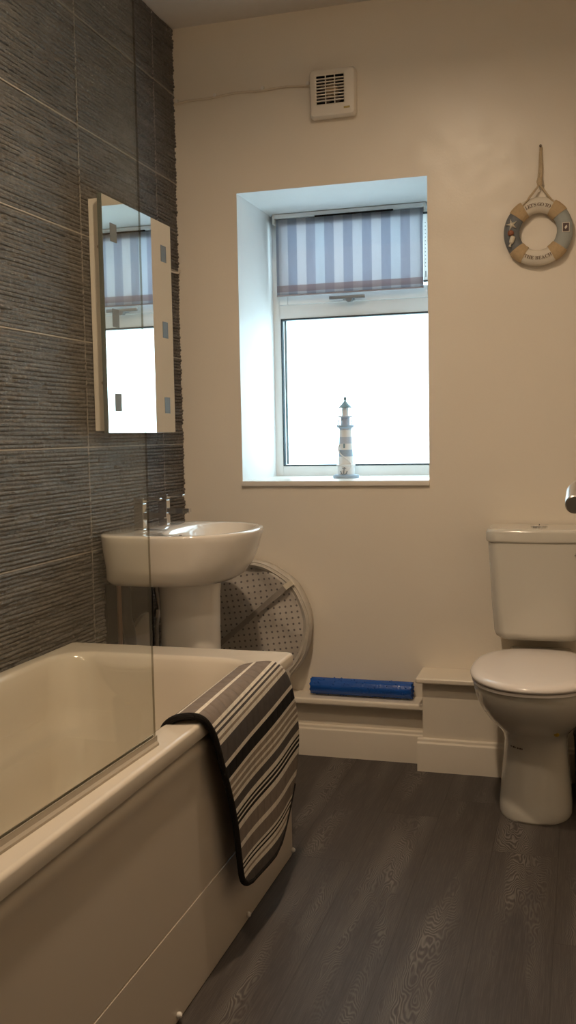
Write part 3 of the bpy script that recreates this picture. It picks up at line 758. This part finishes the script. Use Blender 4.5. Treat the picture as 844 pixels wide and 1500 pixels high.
# glass bath screen
GX, GY0, GY1 = .6, .80, 1.629
sc = thing('bath_screen', (.6, 1.2, BH), 'frameless clear glass shower screen standing on the bath rim', 'shower screen')
def gp(y): return .5995 + (y - 1.13) * .030      # screen very slightly off parallel
bm = bmesh.new()
loft(bm, [[(gp(y) - .002, y, BH + .012), (gp(y) + .002, y, BH + .012), (gp(y) + .002, y, BH + 1.46), (gp(y) - .002, y, BH + 1.46)] for y in (GY0, GY1)])
for f in bm.faces:
    n = f.normal; f.normal_update()
    f.material_index = 0 if abs(f.normal.x) > .7 else 1
obj('glass_panel', bm, ['glass', 'glass_edge'], sc, smooth=False)
bm = bmesh.new()
loft(bm, [[(gp(y) + a, y, BH + b) for a, b in ((-.007, -.0002), (.008, -.0002), (.008, .004), (.0045, .008), (.0045, .018), (.0032, .018), (.0032, .0118), (-.0032, .0118), (-.0032, .018), (-.0045, .018), (-.0045, .008))] for y in (GY0, GY1 + .001)])
obj('bottom_seal', bm, 'seal', sc, smooth=False)
bm = mk((gp(.77) - .013, gp(.77) + .013, FY, GY0 + .012, BH + .001, BH + 1.48), bev=.003); obj('wall_profile', bm, 'chrome', sc)

# ------------------------------------------------------------------ bath mat draped over the rim
def mat_profile(pts, n):
    P = [Vector(p) for p in pts]
    # Catmull-Rom through the points
    out = []
    for i in range(len(P) - 1):
        a, b, c, d = P[max(i - 1, 0)], P[i], P[i + 1], P[min(i + 2, len(P) - 1)]
        for k in range(12):
            t = k / 12
            out.append(.5 * ((2 * b) + (c - a) * t + (2 * a - 5 * b + 4 * c - d) * t * t + (3 * b - a - 3 * c + d) * t ** 3))
    out.append(P[-1]); L = [0]
    for i in range(1, len(out)): L.append(L[-1] + (out[i] - out[i - 1]).length)
    return out, L
def at_len(prof, s):
    out, L = prof
    s = max(0, min(L[-1], s))
    for i in range(1, len(out)):
        if L[i] >= s:
            t = (s - L[i - 1]) / max(1e-9, L[i] - L[i - 1]); return out[i - 1].lerp(out[i], t)
    return out[-1]
nearp = mat_profile([(.556, 1.790, .480), (.562, 1.775, .505), (.578, 1.762, .536), (.608, 1.762, .553), (.646, 1.775, .550), (.664, 1.795, .515), (.672, 1.815, .450), (.676, 1.868, .325), (.680, 1.892, .215), (.684, 1.905, .140)], 0)
farp = mat_profile([(.548, 2.120, .470), (.560, 2.150, .515), (.580, 2.180, .549), (.615, 2.215, .556), (.648, 2.250, .551), (.664, 2.290, .520), (.670, 2.335, .455), (.672, 2.378, .345), (.672, 2.392, .235), (.668, 2.395, .130)], 0)
# stripes: (width in mm along the near edge, material)
stripes = [(86, 'm_grey'), (8, 'm_white'), (30, 'm_brown'), (7, 'm_white'), (34, 'm_brown'), (8, 'm_white'), (5, 'm_grey'), (6, 'm_white'), (6, 'm_grey'), (8, 'm_white'), (6, 'm_tan'), (9, 'm_white'),
           (42, 'm_grey'), (10, 'm_white'), (29, 'm_black'), (8, 'm_white'), (11, 'm_tan'), (6, 'm_white'), (10, 'm_tan'), (6, 'm_white'), (8, 'm_tan'), (9, 'm_white'), (20, 'm_grey'), (11, 'm_white'),
           (5, 'm_black'), (4, 'm_white'), (6.5, 'm_black'), (4, 'm_white'), (7, 'm_black'), (12, 'm_white'), (31, 'm_brown'), (11, 'm_white'), (29, 'm_brown'), (6, 'm_white'), (4, 'm_black'), (5, 'm_white'),
           (4.5, 'm_black'), (8, 'm_white'), (5, 'm_tan'), (9, 'm_white'), (26, 'm_grey')]
LN, LF = nearp[1][-1], farp[1][-1]
scale_all = LN / (sum(w for w, _ in stripes) / 1000)
keys = ['m_white', 'm_tan', 'm_brown', 'm_grey', 'm_black']
NV = 48; RC = .055
us, um_ = [0.0], []
acc = 0
tot = sum(w for w, _ in stripes)
for w, m in stripes:
    n = max(1, round(w / 7))
    for k in range(n): us.append((acc + w * (k + 1) / n) / tot); um_.append(keys.index(m))
    acc += w
def mat_pt(u, v, off=0.0):
    a = at_len(nearp, u * LN); b = at_len(farp, u * LF)
    p = a.lerp(b, v)
    w = .004 * math.sin(v * 9 + u * 4) * max(0, u - .35) / .65          # soft waves in the hanging part
    w += .012 * max(0, u - .55) * math.sin(v * PI)
    return p + Vector((w, 0, 0))
def lateral(u):   # rounded corners: v range allowed at u
    c = .15; d = 0.0
    if u < .07: d = RC / .49 * (1 - math.sqrt(max(0, 1 - (1 - u / .07) ** 2)))
    dn = d; df = d
    if u > .93: dn = max(dn, .14 * (1 - math.sqrt(max(0, 1 - ((u - .93) / .07) ** 2))))
    if u > .60: df = max(df, .62 * (1 - math.sqrt(max(0, 1 - ((u - .60) / .40) ** 2))))
    return dn, 1 - df
bm = bmesh.new()
grid = []
for u in us:
    a, b = lateral(min(u, .9995)); grid.append([bm.verts.new(mat_pt(u, a + (b - a) * j / NV)) for j in range(NV + 1)])
for i in range(len(us) - 1):
    for j in range(NV):
        f = bm.faces.new((grid[i][j], grid[i][j + 1], grid[i + 1][j + 1], grid[i + 1][j])); f.material_index = um_[i]
cut = next(i for i in range(len(us)) if us[i] > .84)
border = [grid[0][j].co.copy() for j in range(NV, 0, -1)] + [grid[i][0].co.copy() for i in range(len(us))] + [grid[-1][j].co.copy() for j in range(1, NV + 1)] + [grid[i][NV].co.copy() for i in range(len(us) - 2, cut, -1)]
bmat = thing('bath_mat', (.66, 2.05, .55), 'striped quilted bath mat with black binding draped over the side of the bath', 'bath mat')
o = obj('mat_cloth', bm, keys, bmat, auto=None)
s_ = o.modifiers.new('s', 'SOLIDIFY'); s_.thickness = .008; s_.offset = 0
bm = bmesh.new(); 
bd = []
for i in range(0, len(border)):
    if not bd or (border[i] - bd[-1]).length > .006: bd.append(border[i])
tube(bm, bd, .0066, 10); obj('binding', bm, 'm_black', bmat)

# ------------------------------------------------------------------ toilet
TX = 1.238
wc = thing('toilet', (TX, 2.9, 0), 'white close-coupled toilet with lid down beside the boxing', 'toilet')
def dring(z, hw, yf, yb, n=56, pf=2.15, pb=4.0, yc=None):
    yc = yc if yc is not None else yf + hw * 1.25
    out = []
    for k in range(n):
        t = 2 * PI * k / n; c, s = math.cos(t), math.sin(t)   # c<0 : front
        p = pf if c < 0 else pb
        Y = (yc - yf if c < 0 else yb - yc) * math.copysign(abs(c) ** (2 / p), c)
        X = hw * math.copysign(abs(s) ** (2 / p), s)
        out.append((TX + X, yc + Y, z))
    return out
bm = bmesh.new()
loft(bm, [dring(0, .102, 2.768, 3.115), dring(.008, .104, 2.765, 3.116), dring(.03, .103, 2.770, 3.116), dring(.10, .097, 2.778, 3.116), dring(.17, .090, 2.785, 3.112), dring(.215, .088, 2.785, 3.11),
          dring(.238, .093, 2.772, 3.11), dring(.260, .108, 2.742, 3.11), dring(.290, .130, 2.695, 3.10), dring(.325, .150, 2.655, 3.10), dring(.360, .164, 2.628, 3.10), dring(.388, .170, 2.616, 3.10), dring(.400, .170, 2.615, 3.10), dring(.404, .166, 2.62, 3.10)])
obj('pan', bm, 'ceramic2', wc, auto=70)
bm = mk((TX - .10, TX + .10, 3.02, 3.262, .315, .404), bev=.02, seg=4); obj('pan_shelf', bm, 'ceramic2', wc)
bm = bmesh.new(); loft(bm, [dring(.404, .168, 2.606, 3.06, yc=2.83), dring(.406, .174, 2.602, 3.065, yc=2.83), dring(.413, .174, 2.602, 3.065, yc=2.83), dring(.415, .170, 2.606, 3.06, yc=2.83)]); obj('seat', bm, 'seat', wc, auto=50)
bm = bmesh.new()
loft(bm, [dring(.416, .172, 2.602, 3.075, yc=2.83, pb=2.6), dring(.418, .177, 2.597, 3.08, yc=2.83, pb=2.6), dring(.424, .1785, 2.596, 3.08, yc=2.83, pb=2.6), dring(.431, .175, 2.600, 3.078, yc=2.83, pb=2.6), dring(.436, .165, 2.612, 3.068, yc=2.83, pb=2.6), dring(.439, .145, 2.64, 3.045, yc=2.83, pb=2.6), dring(.4405, .10, 2.70, 3.0, yc=2.83, pb=2.6), dring(.441, .04, 2.78, 2.9, yc=2.83, pb=2.6)])
obj('lid', bm, 'seat', wc, auto=60)
for x in (TX - .075, TX + .075):
    bm = bmesh.new(); lathe(bm, [(.012, 0), (.012, .022), (.009, .025)], x, 3.072, cz=.404, seg=16); obj('hinge', bm, 'seat', wc)
def cring(z, hw, yf, r=.035, bow=.012):
    pts = rrect(TX - hw, TX + hw, yf, 3.268, z, (r, .008, .008, r), 8, 8)
    return [(x, y - (bow * (1 - ((x - TX) / hw) ** 2) if y < yf + .06 else 0), z) for x, y, z in pts]
bm = bmesh.new()
loft(bm, [cring(.452, .108, 3.125), cring(.455, .122, 3.108), cring(.464, .132, 3.099), cring(.480, .137, 3.094), cring(.58, .145, 3.090), cring(.70, .151, 3.086), cring(.758, .154, 3.084)])
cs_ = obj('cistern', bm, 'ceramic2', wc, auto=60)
bm = bmesh.new()
loft(bm, [cring(.756, .152, 3.088), cring(.762, .158, 3.080), cring(.766, .160, 3.078), cring(.790, .160, 3.078), cring(.798, .157, 3.081), cring(.801, .150, 3.088)])
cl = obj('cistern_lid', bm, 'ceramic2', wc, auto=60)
bm = bmesh.new(); lathe(bm, [(.026, 0), (.026, .004), (.022, .006), (.020, .0045), (.017, .0055)], TX - .002, 3.175, cz=.8008, seg=32); bt_ = obj('flush_button', bm, 'chrome', wc)
bm = mk((TX - .003, TX - .001, 3.157, 3.193, .8065, .8072)); obj('button_split', bm, 'dark', bt_, smooth=False)
bm = bmesh.new()
for i, w in enumerate((3, 5, 2, 4, 5, 3)):
    x = 1.172 + i * .0063; box(bm, x, x + .001 * w, 2.795 - .0, 2.7972, .206, .2095)
# printed product line on the pedestal, follow the front curvature
for v in bm.verts:
    t = (v.co.x - TX) / .089; c = math.sqrt(max(.0, 1 - min(.98, abs(t)) ** 2.15)) ** (2 / 2.15)
    v.co.y += (2.785 + .11 - .11 * c - .0012) - 2.7955
obj('printed_label', bm, 'stamp_dark', wc, smooth=False)
bm = bmesh.new(); bmesh.ops.create_uvsphere(bm, u_segments=12, v_segments=8, radius=.0075, matrix=Matrix.Translation((1.300, 2.7375, .272)) @ Matrix.Diagonal((1, .45, .8, 1))); obj('yellow_spot', bm, 'yellow', wc)
bm = mk((1.343, 1.352, 3.0735, 3.0755, .722, .7245), (1.345, 1.352, 3.0735, 3.0755, .7275, .729)); obj('maker_mark', bm, 'stamp_dark', wc, smooth=False)

# navy bin peeping out right of the toilet
bn = thing('waste_bin', (1.425, 3.02, 0), 'navy blue bin half hidden at the right of the toilet', 'bin')
bm = bmesh.new(); lathe(bm, [(.070, 0), (.074, .004), (.078, .10), (.082, .190), (.084, .192), (.084, .198), (.080, .200), (.076, .198), (.070, .02)], 1.425, 3.02, seg=40); obj('bin_body', bm, 'navy', bn)
bm = bmesh.new(); lathe(bm, [(.0825, .196), (.0835, .205), (.07, .222), (.03, .230), (.004, .231)], 1.425, 3.02, seg=40); obj('bin_lid', bm, 'navy', bn)

# ------------------------------------------------------------------ blue rolled mat on the ledge
bx0, bx1 = .470, .826
br_ = thing('rolled_rubber_mat', ((bx0 + bx1) / 2, D - .042, LZ), 'blue rubber bath mat rolled up on the low ledge under the window', 'bath mat')
bm = bmesh.new()
turns, nT, nX = 3.4, 150, 60
yc, zc = D - .046, LZ + .0308
ro = .0302
def roll(t, x):      # t 0..1 outer->inner
    a = .6 + t * turns * 2 * PI; r = ro - t * .020 + .0004 * math.sin(a * 9)
    return (x, yc + r * math.cos(a), zc + r * math.sin(a))
vs = []
for i in range(nT + 1):
    t = i / nT; a = t * turns * 2 * PI
    row = []
    e0 = .0045 * abs(math.sin(a * 4.5)); e1 = .0045 * abs(math.sin(a * 4.5 + .8))
    for j in range(nX + 1):
        x = bx0 + e0 + (bx1 - bx0 - e0 - e1) * j / nX
        row.append(bm.verts.new(roll(t, x)))
    vs.append(row)
for i in range(nT):
    for j in range(nX): bm.faces.new((vs[i][j], vs[i][j + 1], vs[i + 1][j + 1], vs[i + 1][j]))
sheet_bm = bm
bm = bmesh.new(); rr = random.Random(3)
for i in range(120):
    t = rr.uniform(0, .30); x = rr.uniform(bx0 + .01, bx1 - .01); p = roll(t, x)
    bmesh.ops.create_uvsphere(bm, u_segments=8, v_segments=5, radius=.0026, matrix=Matrix.Translation(p))
me_ = bpy.data.meshes.new('tmp'); bm.to_mesh(me_); bm.free(); sheet_bm.from_mesh(me_); bpy.data.meshes.remove(me_); bm = sheet_bm
o = obj('rolled_sheet', bm, 'blue', br_, auto=None); m_ = o.modifiers.new('s', 'SOLIDIFY'); m_.thickness = .0022; m_.offset = -1 


# ------------------------------------------------------------------ folded pop-up laundry basket
HR = .232; hc = Vector((.248, D - .052, LZ + HR + .004))
hb = thing('folded_laundry_basket', (hc.x, hc.y, LZ), 'round collapsed pop-up laundry basket in dotted cream fabric leaning on the wall behind the basin', 'laundry basket')
bm = bmesh.new(); rings = []
def disc(r, y, wob=0.0):
    out = []
    for k in range(96):
        a = 2 * PI * k / 96; q = 1 + wob * (.012 * math.sin(3 * a) + .006 * math.sin(11 * a))
        out.append((r * q * math.cos(a), y, r * q * math.sin(a)))
    return out
front = []
prof = [(.02, .0), (.06, 0), (.10, 0), (.14, 0), (.18, 0), (.205, .001), (.215, .004)]
for r, dy in prof:
    ring = []
    for k in range(96):
        a = 2 * PI * k / 96; x, z = r * math.cos(a), r * math.sin(a)
        w = .010 * noise.noise(Vector((x * 9 + 3, 0, z * 14))) * (1.6 if z > .04 else .6) + .004 * math.sin((x * .7 + z) * 40) * (1 if z > .08 else .2)
        ring.append((x, -.030 + dy + w, z))
    rings.append(ring)
loft(bm, rings + [disc(.215, .030)], True, True)
o = obj('dotted_panel', bm, 'dots', auto=None); o.location = hc; o.parent = hb; o.matrix_parent_inverse = Matrix.Translation(-hb.location)
bm = bmesh.new()
loft(bm, [disc(.208, -.030, 1), disc(.216, -.036, 1), disc(.226, -.033, 1), disc(HR, -.018, 1), disc(HR, .0, 0), disc(HR - .004, .018, 1), disc(.226, .034, 1), disc(.21, .036, 1)], False, True)
o = obj('wire_rim', bm, 'fab_rim', auto=None); o.location = hc; o.parent = hb; o.matrix_parent_inverse = Matrix.Translation(-hb.location)
for rr_, y in ((.219, -.0365), (.2285, -.031)):
    bm = bmesh.new(); ring = disc(rr_, y, 1); tube(bm, ring + [ring[0]], .0022, 8, cap=False)
    o = obj('piping', bm, 'fab_rim', auto=None); o.location = hc; o.parent = hb; o.matrix_parent_inverse = Matrix.Translation(-hb.location)
# carrying strap across the face
a = Vector((-.12, -.046, -.09)); b = Vector((.155, -.048, .145)); d = (b - a).normalized(); nrm = Vector((-d.z, 0, d.x)) * .0085
bm = bmesh.new(); loft(bm, [[a.lerp(b, t) + nrm, a.lerp(b, t) - nrm, a.lerp(b, t) - nrm + Vector((0, .003, 0)), a.lerp(b, t) + nrm + Vector((0, .003, 0))] for t in [k / 12 for k in range(13)]])
o = obj('strap', bm, 'strap', auto=20); o.location = hc; o.parent = hb; o.matrix_parent_inverse = Matrix.Translation(-hb.location)
a = Vector((.150, -.050, .141)); b = Vector((.176, -.046, .160)); nrm = nrm * 1.15
bm = bmesh.new(); loft(bm, [[a.lerp(b, t) + nrm, a.lerp(b, t) - nrm, a.lerp(b, t) - nrm + Vector((0, .007, 0)), a.lerp(b, t) + nrm + Vector((0, .007, 0))] for t in (0, .5, 1)])
o = obj('strap_end', bm, 'bottle', auto=20); o.location = hc; o.parent = hb; o.matrix_parent_inverse = Matrix.Translation(-hb.location)

# ------------------------------------------------------------------ door (open, right of frame) with lever handle
dr_ = bpy.data.objects.new('door_1', None); COL.objects.link(dr_); dr_.location = (1.45, FY, 0); struct(dr_)
bm = mk((1.43, 1.47, FY + .012, 1.49, .008, 1.985), bev=.002); obj('door_leaf', bm, 'door', dr_)
hx, hy, hz = 1.43, 1.43, 1.024
hn = bpy.data.objects.new('door_handle', None); COL.objects.link(hn); hn.parent = dr_; hn.location = (1.43 - 1.45, hy - FY, hz)
bpy.context.view_layer.update()
bm = bmesh.new(); tube(bm, [(hx, hy, hz), (hx - .010, hy, hz)], .026, 28)
def under(o, par):
    o.parent = par; o.matrix_parent_inverse = par.matrix_world.inverted(); return o
under(obj('rose', bm, 'satin'), hn)
bm = bmesh.new()
P = [(hx - .008, hy, hz), (hx - .045, hy, hz), (hx - .060, hy - .004, hz - .001), (hx - .070, hy - .016, hz - .004), (hx - .074, hy - .05, hz - .007), (hx - .0745, hy - .10, hz - .014), (hx - .0745, hy - .128, hz - .018), (hx - .0745, hy - .130, hz - .0183)]
tube(bm, P, [.010, .010, .011, .0115, .0118, .012, .012, .0105], 24); under(obj('lever', bm, 'satin'), hn)

# ------------------------------------------------------------------ ceiling downlights (the lamps that light the room)
for i, (x, y) in enumerate(((.83, 1.80), (.83, .95))):
    t = thing('ceiling_downlight', (x, y, CZ), ('recessed chrome downlight over the bath mat, out of frame above' if i == 0 else 'recessed chrome downlight nearest the doorway, out of frame above'), 'downlight')
    bm = bmesh.new(); lathe(bm, [(.052, 0), (.053, -.004), (.042, -.008), (.036, -.003), (.036, 0)], x, y, cz=CZ, seg=36, cap=False); obj('trim_ring', bm, 'chrome', t)
    bm = bmesh.new(); lathe(bm, [(.034, -.0022), (.033, -.003)], x, y, cz=CZ, seg=36); obj('lamp_face', bm, 'lamp', t)
    la = bpy.data.lights.new('downlight', 'AREA'); la.shape = 'DISK'; la.size = .075; la.energy = (15.5, 8.0)[i]; la.color = (1, .76, .53)
    la.spread = math.radians(165)
    lo = bpy.data.objects.new('downlight_lamp', la); COL.objects.link(lo); lo.location = (x, y, CZ - .012); lo.parent = t; lo.matrix_parent_inverse = Matrix.Translation(-t.location)

# ------------------------------------------------------------------ daylight
w = bpy.data.worlds.new('overcast_sky'); S.world = w; w.use_nodes = True
bg = w.node_tree.nodes['Background']; bg.inputs[0].default_value = (.70, .90, 1.0, 1); bg.inputs[1].default_value = 6.6
pl = bpy.data.lights.new('sky_portal', 'AREA'); pl.shape = 'RECTANGLE'; pl.size = WX1 - WX0; pl.size_y = WZ1 - WZ0
pl.cycles.is_portal = True
po = bpy.data.objects.new('window_daylight', pl); COL.objects.link(po); po.location = ((WX0 + WX1) / 2, Y1 + .01, (WZ0 + WZ1) / 2); po.rotation_euler = (-PI / 2, 0, 0)
S.view_settings.view_transform = 'Standard'; S.view_settings.look = 'None'; S.view_settings.gamma = 1; S.view_settings.use_curve_mapping = False
S.view_settings.exposure = 0.0
try:
    S.cycles.use_denoising = True; S.cycles.max_bounces = 10; S.cycles.transparent_max_bounces = 16; S.cycles.caustics_reflective = False
except Exception: pass
